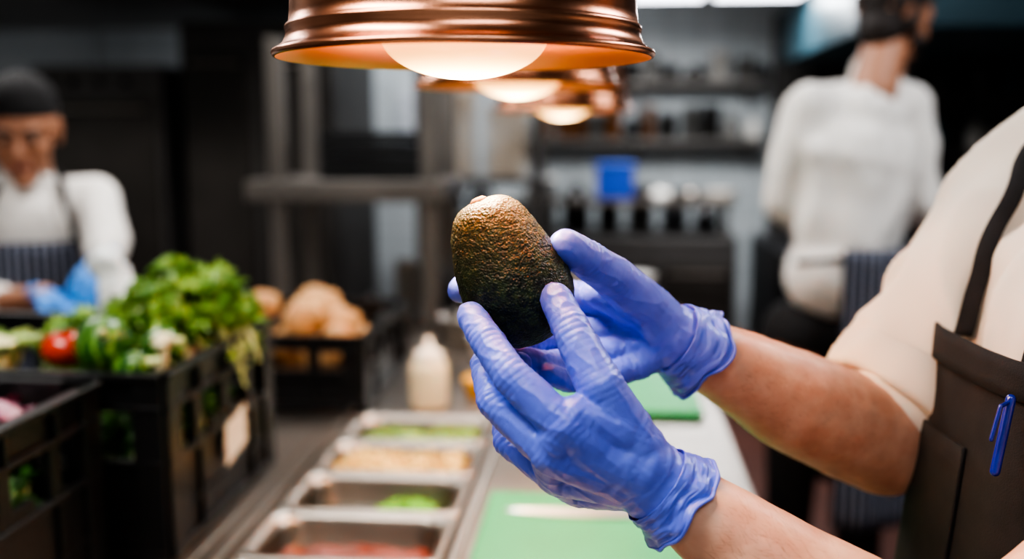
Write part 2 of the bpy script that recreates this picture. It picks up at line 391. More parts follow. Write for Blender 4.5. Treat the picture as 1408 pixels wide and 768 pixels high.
for k in range(10):
    a=k*.63; leaf(bm,V((-.845+.030*math.cos(a),1.27+.030*math.sin(a),1.12)),V((math.cos(a),math.sin(a),1.3)),V((-math.cos(a),-math.sin(a),1)),.07,.026,k*3)
mkobj('outer_leaves',bm,LEAF3,e)
bm=bmesh.new()
for i in range(16):
    a=V((random.gauss(0,1),random.gauss(0,1),abs(random.gauss(0,1)))).normalized(); c=V((-.580,1.250,1.172))+a*.010; blob(bm,c,.007,.007,.007,.4,60,None,10,8)
capsule(bm,(-.58,1.25,1.165),(-.59,1.26,1.13),.006,.008,seg=10,nr=3)
mkobj('cauliflower_floret',bm,pmat('floret_flesh',(224,216,180),.7,var=.12,vs=60))
e=empty('radicchio'); bm=bmesh.new(); blob(bm,(-.730,1.092,1.092),.050,.046,.046,.1,9,None,32,20); mkobj('heart',bm,pmat('radicchio_leaf',(130,50,86),.4,0,vs=26,col2=(206,176,184)),e)
bm=bmesh.new()
for k in range(9):
    a=k*.7; leaf(bm,V((-.730+.025*math.cos(a),1.085+.02*math.sin(a),1.08)),V((math.cos(a),math.sin(a)*.4,.9)),V((-math.cos(a),-math.sin(a),1)),.06,.028,k*3)
mkobj('outer_leaves',bm,pmat('radicchio_outer',(110,36,66),.4,0,vs=30,col2=(80,22,46)),e)
bm=bmesh.new(); blob(bm,(-.685,.90,1.07),.042,.042,.04,.05,9,None,32,20); blob(bm,(-.79,.93,1.06),.04,.04,.038,.05,9,None,32,20)
mkobj('red_onions',bm,pmat('red_onion_skin',(122,52,84),.3,0,vs=14,col2=(90,30,58)))
e=empty('potato_heap'); bm=bmesh.new()
for i in range(64):
    x=random.uniform(-1.0,-.53); y=random.uniform(1.96,2.28); z=random.uniform(.95,1.0) if i<35 else random.uniform(1.02,1.075)
    r=random.uniform(.034,.042); blob(bm,(x,y,z),r,r*.85,r*.8,.15,7,randrot(),20,14)
mkobj('potatoes',bm,pmat('potato_skin',(200,156,104),.6,0,vs=14,col2=(172,124,76)),e)
e=empty('plastic_bag')
def crumple(co): return .012*(1-abs(noise.noise(co*22))*2)+.006*noise.noise(co*50)
fuse('bag',[(V((-.86,1.70,.97)),V((-.86,1.70,1.15)),.055,.035),(V((-.80,1.70,.96)),V((-.79,1.71,1.18)),.045,.022),(V((-.86,1.70,1.15)),V((-.89,1.70,1.22)),.03,.022)],.006,2,pmat('cellophane',(222,226,224),.25,var=.1,vs=30),e,disp=crumple)
# ---------------------------------------------------------------- heat lamps
COP=pmat('copper',(218,156,122),.27,1,vs=5,col2=(184,122,92),bump=.06,bs=30,bdist=.004)
COPIN=pmat('copper_inside_lit',(240,168,112),.42,1)  # same copper, bulb light put into a brighter, more orange base colour
def bulbmat():
    m=bpy.data.materials.new('heat_bulb_glass'); m.use_nodes=True; nt=m.node_tree; b=nt.nodes['Principled BSDF']
    b.inputs['Base Color'].default_value=lin((255,225,180)); b.inputs['Roughness'].default_value=.15
    tc=nt.nodes.new('ShaderNodeTexCoord')
    ln=nt.nodes.new('ShaderNodeVectorMath'); ln.operation='LENGTH'; mp=nt.nodes.new('ShaderNodeMapping'); mp.inputs['Scale'].default_value=(1,1,0); nt.links.new(tc.outputs['Object'],mp.inputs[0]); nt.links.new(mp.outputs[0],ln.inputs[0])
    r=nt.nodes.new('ShaderNodeMapRange'); r.inputs[1].default_value=.010; r.inputs[2].default_value=.056; r.inputs[3].default_value=1; r.inputs[4].default_value=0
    nt.links.new(ln.outputs['Value'],r.inputs[0])
    pw=nt.nodes.new('ShaderNodeMath'); pw.operation='POWER'; pw.inputs[1].default_value=1.8; nt.links.new(r.outputs[0],pw.inputs[0])
    ml=nt.nodes.new('ShaderNodeMath'); ml.operation='MULTIPLY_ADD'; ml.inputs[1].default_value=30; ml.inputs[2].default_value=1.9; nt.links.new(pw.outputs[0],ml.inputs[0])
    # radial ribs moulded into the reflector glass
    nt.links.new(ml.outputs[0],b.inputs['Emission Strength'])
    cr=nt.nodes.new('ShaderNodeValToRGB'); cr.color_ramp.elements[0].color=lin((255,184,104)); cr.color_ramp.elements[1].color=lin((255,226,176)); nt.links.new(pw.outputs[0],cr.inputs[0]); nt.links.new(cr.outputs[0],b.inputs['Emission Color'])
    return m
BULB=bulbmat()
def lamp(loc):
    x,y,z=loc; e=empty('copper_heat_lamp')
    out=[(.1335,.0),(.1352,.0005),(.1362,.0025),(.1355,.0045),(.1325,.006),(.1285,.0090),(.1265,.0130),(.1258,.0165),(.1262,.0178),(.1266,.0195),(.1262,.0212),(.1252,.0222),(.1240,.0232),(.1232,.03),(.1218,.05),(.1200,.075),(.117,.10),(.109,.122),(.092,.14),(.068,.152),(.045,.158),(.032,.16),(.032,.2),(.028,.206),(0,.206)]
    lathe('shade',out,COP,e,128,loc)
    inn=[(.1335,.0),(.1318,.0015),(.126,.008),(.122,.016),(.119,.05),(.117,.075),(.113,.098),(.105,.118),(.09,.135),(.06,.147),(0,.15)]
    lathe('shade_inside',inn,COPIN,e,128,loc)
    pr=[(.06*math.sin(math.radians(a)),.016-.030*math.cos(math.radians(a))) for a in range(0,96,6)]+[(.05,.045),(.03,.08),(.02,.11),(.02,.149)]
    pr[0]=(0,pr[0][1])
    o=lathe('bulb',pr,BULB,e,64); o.location=loc
    lathe('cord',[(.005,.2),(.005,ZC-.002-z)],BLACK,e,12,loc)
    l=bpy.data.lights.new('glow','SPOT'); l.energy=9; l.color=(1,.82,.58); l.shadow_soft_size=.04; l.spot_size=math.radians(150); l.spot_blend=.6
    lo=bpy.data.objects.new('glow',l); SC.collection.objects.link(lo); lo.location=(x,y,z-.02); lo.parent=e
    # extra point lights around the bulb to light the inside of the copper shade
    l=bpy.data.lights.new('inner_glow','POINT'); l.energy=2.0; l.color=(1,.70,.38); l.shadow_soft_size=.01
    for k in range(3):
        a=k*2.094+.5; lo=bpy.data.objects.new('inner_glow',l); SC.collection.objects.link(lo); lo.location=(x+.088*math.cos(a),y+.088*math.sin(a),z+.06); lo.parent=e
lamp(P(639,82,.718)); lamp(P(711,120,1.306)); lamp(P(774,153,1.93))
# ---------------------------------------------------------------- avocado
def avomat():
    m=bpy.data.materials.new('avocado_skin'); m.use_nodes=True; nt=m.node_tree; b=nt.nodes['Principled BSDF']
    tc=nt.nodes.new('ShaderNodeTexCoord')
    sp=nt.nodes.new('ShaderNodeSeparateXYZ'); nt.links.new(tc.outputs['Object'],sp.inputs[0])
    n=nt.nodes.new('ShaderNodeTexNoise'); n.inputs['Scale'].default_value=170; n.inputs['Detail'].default_value=5; nt.links.new(tc.outputs['Object'],n.inputs['Vector'])
    n2=nt.nodes.new('ShaderNodeTexVoronoi'); n2.inputs['Scale'].default_value=640; nt.links.new(tc.outputs['Object'],n2.inputs['Vector'])
    r=nt.nodes.new('ShaderNodeValToRGB'); r.color_ramp.elements[0].color=lin((18,26,14)); r.color_ramp.elements[1].color=lin((50,64,30)); r.color_ramp.elements[0].position=.4; r.color_ramp.elements[1].position=.72
    nt.links.new(n.outputs['Fac'],r.inputs[0])
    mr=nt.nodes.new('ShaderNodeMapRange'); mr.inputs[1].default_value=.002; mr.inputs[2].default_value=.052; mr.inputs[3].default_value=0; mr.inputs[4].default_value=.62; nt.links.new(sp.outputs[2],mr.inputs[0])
    mx=nt.nodes.new('ShaderNodeMixRGB'); mx.inputs[2].default_value=lin((96,92,54)); nt.links.new(mr.outputs[0],mx.inputs[0]); nt.links.new(r.outputs[0],mx.inputs[1]); nt.links.new(mx.outputs[0],b.inputs['Base Color'])  # browner stem end: part pigment, part warm lamp light painted into the colour
    b.inputs['Roughness'].default_value=.44
    bp=nt.nodes.new('ShaderNodeBump'); bp.inputs['Strength'].default_value=.7; bp.inputs['Distance'].default_value=.0009; bp.invert=True
    nt.links.new(n2.outputs['Distance'],bp.inputs['Height']); nt.links.new(bp.outputs[0],b.inputs['Normal'])
    return m
av=empty('avocado')
pr=[(0,0),(.011,.0012),(.0190,.005),(.0250,.012),(.0295,.022),(.0338,.035),(.0370,.048),(.0390,.061),(.0390,.074),(.0362,.087),(.0300,.097),(.020,.1045),(.010,.108),(0,.109)]
def cr(t):
    n=len(pr)-1; x=t*n; i=min(int(x),n-1); f=x-i
    p=[pr[max(0,i-1)],pr[i],pr[i+1],pr[min(n,i+2)]]
    return [ .5*((2*p[1][k])+(-p[0][k]+p[2][k])*f+(2*p[0][k]-5*p[1][k]+4*p[2][k]-p[3][k])*f*f+(-p[0][k]+3*p[1][k]-3*p[2][k]+p[3][k])*f**3) for k in (0,1)]
bm=bmesh.new(); NS=300; rows=[]
for i in range(1,200):
    r,z=cr(i/200); row=[]
    for k in range(NS):
        a=2*math.pi*k/NS; p=V((r*math.cos(a),r*math.sin(a),.0545-z)); nn=V((math.cos(a),math.sin(a),.3 if z<.05 else -.3)).normalized()
        dd=noise.voronoi(p*430)[0]; h=.0009*(.5-dd[0])+.0005*noise.noise(p*160)+.0015*noise.noise(p*28)
        row.append(bm.verts.new(p+nn*h))
    rows.append(row)
for i in range(len(rows)-1):
    for k in range(NS): bm.faces.new((rows[i][k],rows[i+1][k],rows[i+1][(k+1)%NS],rows[i][(k+1)%NS]))
bm.faces.new(rows[0]); bm.faces.new(list(reversed(rows[-1])))
ob=mkobj('skin',bm,avomat(),av)
top=P(660,281,.692); bot=P(739,462,.710); ax=(top-bot).normalized(); q=V((0,0,1)).rotation_difference(ax)
ob.rotation_mode='QUATERNION'; ob.rotation_quaternion=q; ob.location=(top+bot)/2
st=lathe('stem_scar',[(0,.0018),(.004,.0015),(.006,0),(.0065,-.002),(.006,-.004)],pmat('stem_scar',(150,110,70),.7,var=.3,vs=300),av,24)
st.rotation_mode='QUATERNION'; st.rotation_quaternion=q; st.location=(top+bot)/2+ax*.0548
# ---------------------------------------------------------------- foreground chef
chef=empty('chef_holding_avocado')
def glovemat():
    m=pmat('nitrile_glove',(104,122,226),.34,0,vs=30,col2=(91,107,214),sss=.10,bump=.0)
    nt=m.node_tree; b=nt.nodes['Principled BSDF']; tc=nt.nodes.new('ShaderNodeTexCoord')
    n1=nt.nodes.new('ShaderNodeTexNoise'); n1.inputs['Scale'].default_value=60; n1.inputs['Detail'].default_value=5; n1.inputs['Distortion'].default_value=1.6
    n2=nt.nodes.new('ShaderNodeTexNoise'); n2.inputs['Scale'].default_value=1500; n2.inputs['Detail'].default_value=1
    for n in (n1,n2): nt.links.new(tc.outputs['Object'],n.inputs['Vector'])
    prev=None
    for n,s,dd in ((n1,.42,.0016),(n2,.3,.0003)):
        bb=nt.nodes.new('ShaderNodeBump'); bb.inputs['Strength'].default_value=s; bb.inputs['Distance'].default_value=dd
        nt.links.new(n.outputs['Fac'],bb.inputs['Height'])
        if prev: nt.links.new(prev.outputs[0],bb.inputs['Normal'])
        prev=bb
    nt.links.new(prev.outputs[0],b.inputs['Normal'])
    return m
GLOVE=glovemat()
def wrinkle(wrist,axis,joints):
    axis=axis.normalized()
    def f(co):
        rel=co-wrist; s=rel.dot(axis); dist=rel.length
        w=math.exp(-(dist/.050)**2)
        per=rel-axis*s
        q=axis*(s*150)+per*38
        rid=1-abs(noise.noise(q))*2
        h=w*.0017*rid
        q3=axis*(s*26)+per*105
        rr=1-abs(noise.noise(q3))*2
        h+=.0007*max(0,rr)**3*(1-w)
        for j,dj in joints:
            e=math.exp(-((co-j).length/.014)**2)
            if e>.05: h+=-e*.0008*max(0,math.sin((co-j).dot(dj)*1400+2*noise.noise(co*90)))
        return h
    return f
def hand(name,W,W2,fingers,thumb,extra,wr=.026):
    parts=[]; joints=[]
    axis=(W2-W)
    for f in fingers:
        pts=[(P(*a[:3]),a[3]) for a in f]
        parts+=chain(pts)
        parts.append((W,pts[0][0],wr*.84,pts[0][1]*1.08))
        for i in range(1,len(pts)-1): joints.append((pts[i][0],(pts[i+1][0]-pts[i-1][0]).normalized()))
        joints.append((pts[0][0],(pts[1][0]-pts[0][0]).normalized()))
    for i in range(len(fingers)-1):
        a=fingers[i][0]; b=fingers[i+1][0]; parts.append((P(*a[:3]),P(*b[:3]),a[3]*1.05,b[3]*1.05))
    pts=[(P(*a[:3]),a[3]) for a in thumb]; parts+=chain(pts)
    parts.append((W,pts[0][0],wr*.9,pts[0][1]))
    for i in range(1,len(pts)-1): joints.append((pts[i][0],(pts[i+1][0]-pts[i-1][0]).normalized()))
    for a,b in extra: parts.append((P(*a[:3]),P(*b[:3]),a[3],b[3]))
    parts.append((W,W2,wr,wr*1.04))
    return fuse(name,parts,.0012,11,GLOVE,chef,disp=wrinkle(W2,axis,joints))
def cuff(name,p0,p1,r0,r1,seed):
    d=(p1-p0).normalized(); L=(p1-p0).length; a=d.orthogonal().normalized(); b=d.cross(a); bm=bmesh.new(); NT,NSS=150,26; R=[]
    for i in range(NSS+1):
        s=i/NSS; row=[]
        for k in range(NT):
            th=2*math.pi*k/NT; cv=V((math.cos(th)*1.6,math.sin(th)*1.6,s*3+seed))
            r=r0+(r1-r0)*s**1.3+.0030*s*noise.noise(cv*1.3)*2+.0012*(1-abs(noise.noise(V((math.cos(th)*2,math.sin(th)*2,s*13+seed))))*2)
            if i==NSS: r+=.0006
            off=.011*noise.noise(V((math.cos(th)*1.1,math.sin(th)*1.1,seed)))*s
            row.append(bm.verts.new(p0+d*(s*L+off)+a*(r*math.cos(th))+b*(r*math.sin(th))))
        R.append(row)
    for i in range(NSS):
        for k in range(NT): bm.faces.new((R[i][k],R[i][(k+1)%NT],R[i+1][(k+1)%NT],R[i+1][k]))
    edge=[v.co.copy() for v in R[-1]]
    o=mkobj(name,bm,GLOVE,chef); m=o.modifiers.new('s','SOLIDIFY'); m.thickness=.0006; m.offset=0
    bm=bmesh.new(); RR=[]
    for k in range(NT):
        c=edge[k]; rad=(c-(p0+d*(c-p0).dot(d))).normalized()
        RR.append([bm.verts.new(c+rad*(.0014*math.cos(t*math.pi/4))+d*(.0014*math.sin(t*math.pi/4))) for t in range(8)])
    for k in range(NT):
        for t in range(8): bm.faces.new((RR[k][t],RR[k][(t+1)%8],RR[(k+1)%NT][(t+1)%8],RR[(k+1)%NT][t]))
    mkobj(name+'_bead',bm,GLOVE,chef)
# near (left) hand
W=P(893,658,.655); W2=P(930,686,.658)
hand('left_gloved_hand',W,W2,[
 [(775,585,.630,.0135),(703,517,.637,.0122),(668,465,.655,.0112),(648,434,.672,.0100)],
 [(757,622,.640,.0132),(680,552,.655,.0118),(668,500,.680,.0108),(688,468,.703,.0094)],
 [(765,652,.665,.0128),(700,606,.688,.0110),(692,540,.712,.0100),(715,500,.728,.0090)],
 [(795,672,.690,.0118),(742,642,.705,.0097),(728,585,.722,.0090),(742,545,.733,.0080)]],
 [(872,612,.645,.0190),(826,532,.637,.0155),(788,458,.652,.0128),(764,410,.670,.0110)],
 [((850,590,.638,.016),(790,570,.632,.0130)),((880,640,.648,.023),(800,610,.640,.018))])
cuff('left_cuff',P(902,665,.656),P(940,694,.659),.0275,.0325,3)
# far (right) hand
W=P(920,462,.780); W2=P(955,482,.790)
hand('right_gloved_hand',W,W2,[
 [(848,420,.782,.0125),(778,402,.778,.0112),(700,398,.764,.0104),(634,398,.736,.0100)],
 [(852,450,.785,.0128),(782,455,.778,.0113),(728,470,.757,.0104),(700,478,.744,.0094)],
 [(860,478,.780,.0122),(795,495,.766,.0108),(752,500,.748,.0100),(718,494,.738,.0090)],
 [(875,502,.775,.0112),(818,522,.757,.0095),(780,524,.742,.0088),(755,515,.735,.0080)]],
 [(893,425,.765,.0190),(850,386,.742,.0164),(808,357,.716,.0140),(777,338,.696,.0120)],
 [((870,425,.768,.015),(820,402,.765,.0115))])
cuff('right_cuff',P(924,464,.782),P(964,488,.793),.0285,.0345,9)
# forearms
def skinbump(co): return .0006*noise.noise(co*60)+.0012*noise.noise(co*14)
LE=V((.235,.60,1.11))
fuse('left_forearm',chain([(P(915,675,.657),.0255),(P(985,725,.655),.031),(P(1110,815,.645),.041),(LE,.046),(V((.37,.61,1.23)),.05)]),.003,6,SKIN,chef,disp=skinbump)
RE=P(1216,604,.90)
fuse('right_forearm',chain([(P(935,470,.784),.0245),(P(990,497,.800),.031),(P(1085,548,.835),.0435),(P(1160,582,.87),.0475),(RE,.050),(P(1270,530,.92),.046)]),.003,6,SKIN,chef,disp=skinbump)
def armhair(name,pts,n,Lh,seed):
    random.seed(seed); bm=bmesh.new()
    for i in range(n):
        k=random.random()*(len(pts)-1); j=int(k); f=k-j
        c=pts[j][0].lerp(pts[j+1][0],f); r=pts[j][1]*(1-f)+pts[j+1][1]*f; d=(pts[j+1][0]-pts[j][0]).normalized()
        a=d.orthogonal().normalized(); b=d.cross(a); th=random.uniform(0,6.283)
        nrm=a*math.cos(th)+b*math.sin(th); tg=d.cross(nrm)
        p=c+nrm*(r-.0008); q=p+(-d*random.uniform(.5,1)+tg*random.uniform(-.6,.6)+nrm*.25)*Lh
        w=.00009; vs=[bm.verts.new(p+tg*w),bm.verts.new(p-tg*w),bm.verts.new(q)]; bm.faces.new(vs)
    mkobj(name,bm,pmat('arm_hair',(110,70,40),.6),chef)
armhair('right_arm_hair',[(P(1000,502,.803),.032),(P(1085,548,.835),.0435),(P(1160,582,.87),.0475)],1800,.012,4)
armhair('left_arm_hair',[(P(985,725,.655),.031),(P(1110,815,.645),.041)],800,.011,5)
random.seed(11)
# shirt
RS=V((.43,1.00,1.405)); LS=V((.50,.64,1.405))
CX=lambda z: .398+.040*min(1,max(0,(z-.95)/.4))
def folds(co): return .010*noise.noise(co*8)+.012*(1-abs(noise.noise(V((co.x*17,co.y*17,co.z*9))))*2)
lat=(0,1,0)
cuffc=P(1228,540,.905)
upd=(RS-cuffc).normalized()
shirt=fuse('shirt',[(V((CX(.9),.82,.88)),V((CX(1.1),.82,1.10)),.126,.124,lat,1.4,.93),(V((CX(1.1),.82,1.10)),V((CX(1.28),.82,1.27)),.124,.126,lat,1.45,.93),
 (V((CX(1.28),.82,1.27)),V((.45,.82,1.36)),.126,.095,lat,1.45,.93),
 (RS,LS,.062,.062),(V((.46,.82,1.40)),V((.45,.82,1.48)),.075,.062),
 (RS,cuffc,.069,.054),(LS,V((.38,.61,1.25)),.066,.055)],.005,8,CREAMC,chef,disp=folds)
def sleeve_cuff(name,c,d,r,L,mat,parent):
    d=d.normalized(); a=d.orthogonal().normalized(); b=d.cross(a); bm=bmesh.new(); NT=80; prof=[(r-.012,.004),(r-.006,0),(r,.001),(r+.0025,.006),(r+.003,L*.4),(r+.002,L-.003),(r-.003,L),(r-.008,L-.002)]; R=[]
    for i,(rr,s) in enumerate(prof):
        R.append([bm.verts.new(c+d*(s+.007*noise.noise(V((math.cos(t*6.283/NT),math.sin(t*6.283/NT),2))))+(a*math.cos(t*6.283/NT)+b*math.sin(t*6.283/NT))*(rr+.004*noise.noise(V((2*math.cos(t*6.283/NT),2*math.sin(t*6.283/NT),s*20))))) for t in range(NT)])
    for i in range(len(R)-1):
        for k in range(NT): bm.faces.new((R[i][k],R[i][(k+1)%NT],R[i+1][(k+1)%NT],R[i+1][k]))
    mkobj(name,bm,mat,parent)
sleeve_cuff('rolled_sleeve_right',P(1212,556,.90),upd,.0615,.042,CREAMC,chef)
sleeve_cuff('rolled_sleeve_left',V((.36,.61,1.23)),(LS-V((.36,.61,1.23))),.062,.034,CREAMC,chef)
# apron shell
def elshell(name,zs,cfun,afun,bfun,angfun,mat,parent,rotz=0,uvs=1.0,fold=.004,seed=0,N=60,th=.002):
    bm=bmesh.new(); uvl=bm.loops.layers.uv.new('UVMap'); g=[]; uu=[]
    for z in zs:
        c=cfun(z); a=afun(z); b=bfun(z); m=angfun(z); row=[];ur=[]
        for k in range(N+1):
            an=-m+2*m*k/N
            p=V((-math.cos(an)*a,math.sin(an)*b,0)); n=p.normalized()
            wa=an+rotz if seed==0 else an
            p+=n*fold*noise.noise(V((wa*3,z*2.5,seed)))
            p=Matrix.Rotation(rotz,3,'Z')@p
            row.append(bm.verts.new(V((c[0],c[1],z))+p)); ur.append((an*.15*uvs,z))
        g.append(row);uu.append(ur)
    for i in range(len(g)-1):
        for k in range(N):
            f=bm.faces.new((g[i][k],g[i][k+1],g[i+1][k+1],g[i+1][k]))
            for l,uv in zip(f.loops,(uu[i][k],uu[i][k+1],uu[i+1][k+1],uu[i+1][k])): l[uvl].uv=uv
    bmesh.ops.recalc_face_normals(bm,faces=bm.faces)
    o=mkobj(name,bm,mat,parent); m=o.modifiers.new('s','SOLIDIFY'); m.thickness=th; m.offset=0
    return o,g
zs=[.42+i*(1.288-.42)/50 for i in range(51)]
def ang(z):
    if z>1.27: return math.radians(46)
    if z>1.08: return math.radians(46+40*((1.27-z)/.19)**1.6)
    return math.radians(86)
elshell('apron',zs,lambda z:(CX(z),.82),lambda z:.146,lambda z:.200,ang,APR,chef,rotz=0,fold=.009)
elshell('apron_bib_hem',[1.262,1.27,1.28,1.290],lambda z:(CX(z),.82),lambda z:.1485,lambda z:.2025,lambda z:math.radians(46.5),APR,chef,fold=.009,th=.003)
elshell('apron_pocket',[1.03+i*.018 for i in range(11)],lambda z:(CX(z),.82),lambda z:.1495,lambda z:.2035,lambda z:math.radians(14),APR,chef,rotz=0,fold=.009,th=.003)
PEN=pmat('blue_pen_plastic',(20,32,130),.25,coat=.3)
pb=P(1368,648,.690); pt=P(1390,548,.695)
fuse('pen',[(pb,pt,.0036,.0036)],.001,3,PEN,chef)
up=(pt-pb).normalized(); fuse('pen_clip',[(pt-up*.002,P(1376,558,.687),.0016,.0016),(P(1376,558,.687),P(1363,604,.685),.0016,.0016)],.0007,2,PEN,chef)
def strap(name,pts,wd,surf,mat,off=.006):
    bm=bmesh.new(); rows=[]; n=40; L=[V(p) for p in pts]; cs=[];nsn=[]
    for i in range(n+1):
        x=i/n*(len(L)-1); j=min(int(x),len(L)-2); p=L[j].lerp(L[j+1],x-j)
        ok,loc,nr,_=surf.closest_point_on_mesh(p); cs.append(loc); nsn.append(nr.copy())
    for it in range(6):
        cs=[cs[0]]+[(cs[i-1]+cs[i]*2+cs[i+1])/4 for i in range(1,n)]+[cs[-1]]
        nsn=[nsn[0]]+[(nsn[i-1]+nsn[i]*2+nsn[i+1]).normalized() for i in range(1,n)]+[nsn[-1]]
    for i in range(n+1):
        tan=(cs[min(i+1,n)]-cs[max(i-1,0)]).normalized(); s=tan.cross(nsn[i]).normalized()
        rows.append([bm.verts.new(cs[i]+nsn[i]*off+s*wd*q) for q in (-.5,0,.5)])
    for i in range(n):
        for k in range(2): bm.faces.new((rows[i][k],rows[i][k+1],rows[i+1][k+1],rows[i+1][k]))
    o=mkobj(name,bm,mat,chef); m=o.modifiers.new('s','SOLIDIFY'); m.thickness=.002
strap('apron_strap_right',[P(1330,470,.86),P(1342,410,.87),P(1355,355,.88),P(1378,305,.88),P(1408,255,.89),P(1450,205,.9),(.45,.87,1.47)],.015,shirt,APR,.012)
strap('apron_strap_left',[(.30,.725,1.265),(.315,.735,1.32),(.345,.75,1.37),(.39,.77,1.43),(.44,.78,1.47)],.015,shirt,APR,.012)
# trousers + shoes
def legs(parent,hl,hr,fl,fr,mat,r=.085):
    parts=[]
    for h,f in ((hl,fl),(hr,fr)):
        k=h.lerp(f,.5)+V((0,0,.02)); parts+=chain([(h,r),(k,r*.72),(f+V((0,0,.12)),r*.62)])
    parts.append((hl,hr,r*1.15,r*1.15))
    return fuse('trousers',parts,.012,6,mat,parent)
def shoe(parent,f,dirn,nm):
    d=V(dirn).normalized(); fuse(nm,[(f+V((0,0,.05))-d*.05,f+V((0,0,.045))+d*.14,.048,.04,(0,0,1),.9,1.0)],.008,4,BLACK,parent)
fl,fr=V((.43,.70,0)),V((.43,.94,0))
legs(chef,V((.42,.73,.88)),V((.42,.91,.88)),fl,fr,BLACKC); shoe(chef,fl,(-1,0,0),'shoe_left'); shoe(chef,fr,(-1,0,0),'shoe_right')
# ---------------------------------------------------------------- generic head / hands for people
def head(parent,c,yaw,pitch,sc,skin,hairkind,beard=False):
    M=Matrix.Translation(V(c))@Matrix.Rotation(yaw,4,'Z')@Matrix.Rotation(pitch,4,'X')@Matrix.Scale(sc,4)
    parts=[((0,-.015,.04),(0,.035,.042),.077,.080),((0,-.02,.0),(0,-.042,-.075),.062,.034),((.03,-.045,-.01),(.026,-.04,-.05),.034,.028),((-.03,-.045,-.01),(-.026,-.04,-.05),.034,.028),
     ((0,-.085,.02),(0,-.108,-.018),.009,.012),((.010,-.097,-.02),(.010,-.095,-.021),.009,.009),((-.010,-.097,-.02),(-.010,-.095,-.021),.009,.009),
     ((-.032,-.080,.032),(.032,-.080,.032),.013,.013),((-.018,-.083,-.052),(.018,-.083,-.052),.009,.009),((0,-.072,-.088),(0,-.07,-.086),.02,.02),
     ((.078,.012,.03),(.076,.008,-.012),.011,.008,(0,1,0),1.6,.7),((-.078,.012,.03),(-.076,.008,-.012),.011,.008,(0,1,0),1.6,.7),
     ((0,.02,-.05),(0,.035,-.17),.052,.056)]
    fuse('head',parts,.0045,4,skin,parent,M)
    for s in (1,-1):
        fuse('eye',[((s*.031,-.080,.010),(s*.031,-.0801,.010),.0095,.0095)],.002,1,EYEW,parent,M)
        fuse('iris',[((s*.030,-.0855,.009),(s*.030,-.0856,.009),.0058,.0058)],.001,1,EYED,parent,M)
        fuse('eyebrow',[((s*.015,-.094,.030),(s*.047,-.084,.034),.0062,.0045)],.0015,1,HAIR,parent,M)
    fuse('lips',[((-.02,-.091,-.052),(.02,-.091,-.052),.005,.005)],.0015,2,LIP,parent,M)
    if beard: fuse('beard',[((0,-.045,-.075),(0,-.07,-.09),.036,.022),((.05,-.03,-.03),(.02,-.06,-.08),.022,.02),((-.05,-.03,-.03),(-.02,-.06,-.08),.022,.02)],.004,4,HAIR,parent,M)
    if hairkind=='short':
        fuse('hair',[((0,-.005,.060),(0,.04,.058),.080,.084),((0,.040,.04),(0,.052,-.02),.080,.056),((.055,.025,.04),(.058,.03,-.01),.032,.022),((-.055,.025,.04),(-.058,.03,-.01),.032,.022)],.006,4,HAIR,parent,M,disp=lambda co:.004*noise.noise(co*60))
    else:
        fuse('kitchen_cap',[((0,-.012,.070),(0,.04,.068),.078,.080),((0,.035,.05),(0,.05,.04),.084,.078)],.006,5,BLACKC,parent,M)
        fuse('hair',[((0,.045,.02),(0,.055,-.025),.072,.05),((.062,.015,.03),(.066,.012,.0),.02,.012),((-.062,.015,.03),(-.066,.012,.0),.02,.012)],.006,4,HAIR,parent,M)
def ghand(nm,parent,W,d,n,thumb_side,mat,sc=1):
    W=V(W); d=V(d).normalized(); n=V(n); n=(n-d*n.dot(d)).normalized(); s=d.cross(n)*thumb_side; parts=[]
    for off,L,r,mc in ((.03,.072,.0092,.083),(.010,.08,.0095,.088),(-.010,.074,.009,.084),(-.029,.058,.008,.076)):
        b=W+(d*mc+s*off)*sc; parts.append((W+s*off*.5*sc,b,.019*sc,.012*sc)); a=.25; p=b
        for seg in (.45,.32,.23):
            dd=(d*math.cos(a)+n*math.sin(a)+s*off*.6); q=p+dd*(L*seg*sc); parts.append((p,q,r*sc,r*.93*sc)); p=q; a+=.5
    t0=W+(d*.02+s*.024)*sc; t1=t0+(d*.032+s*.022+n*.012)*sc; t2=t1+(d*.03+s*.008+n*.014)*sc; t3=t2+(d*.024+n*.008)*sc
    parts+=[(t0,t1,.016*sc,.012*sc),(t1,t2,.012*sc,.0105*sc),(t2,t3,.0105*sc,.009*sc)]
    parts.append((W-d*.03*sc,W+d*.01*sc,.026*sc,.026*sc))
    fuse(nm,parts,.003,4,mat,parent)
head(chef,(.475,.83,1.66),math.radians(-80),math.radians(10),1.0,SKIN,'short')
fuse('neck',[(V((.46,.82,1.44)),V((.485,.825,1.60)),.057,.054)],.006,3,SKIN,chef)
def clothfold(a): return lambda co:a*noise.noise(co*7)+a*.9*(1-abs(noise.noise(V((co.x*11,co.y*11,co.z*5))))*2)
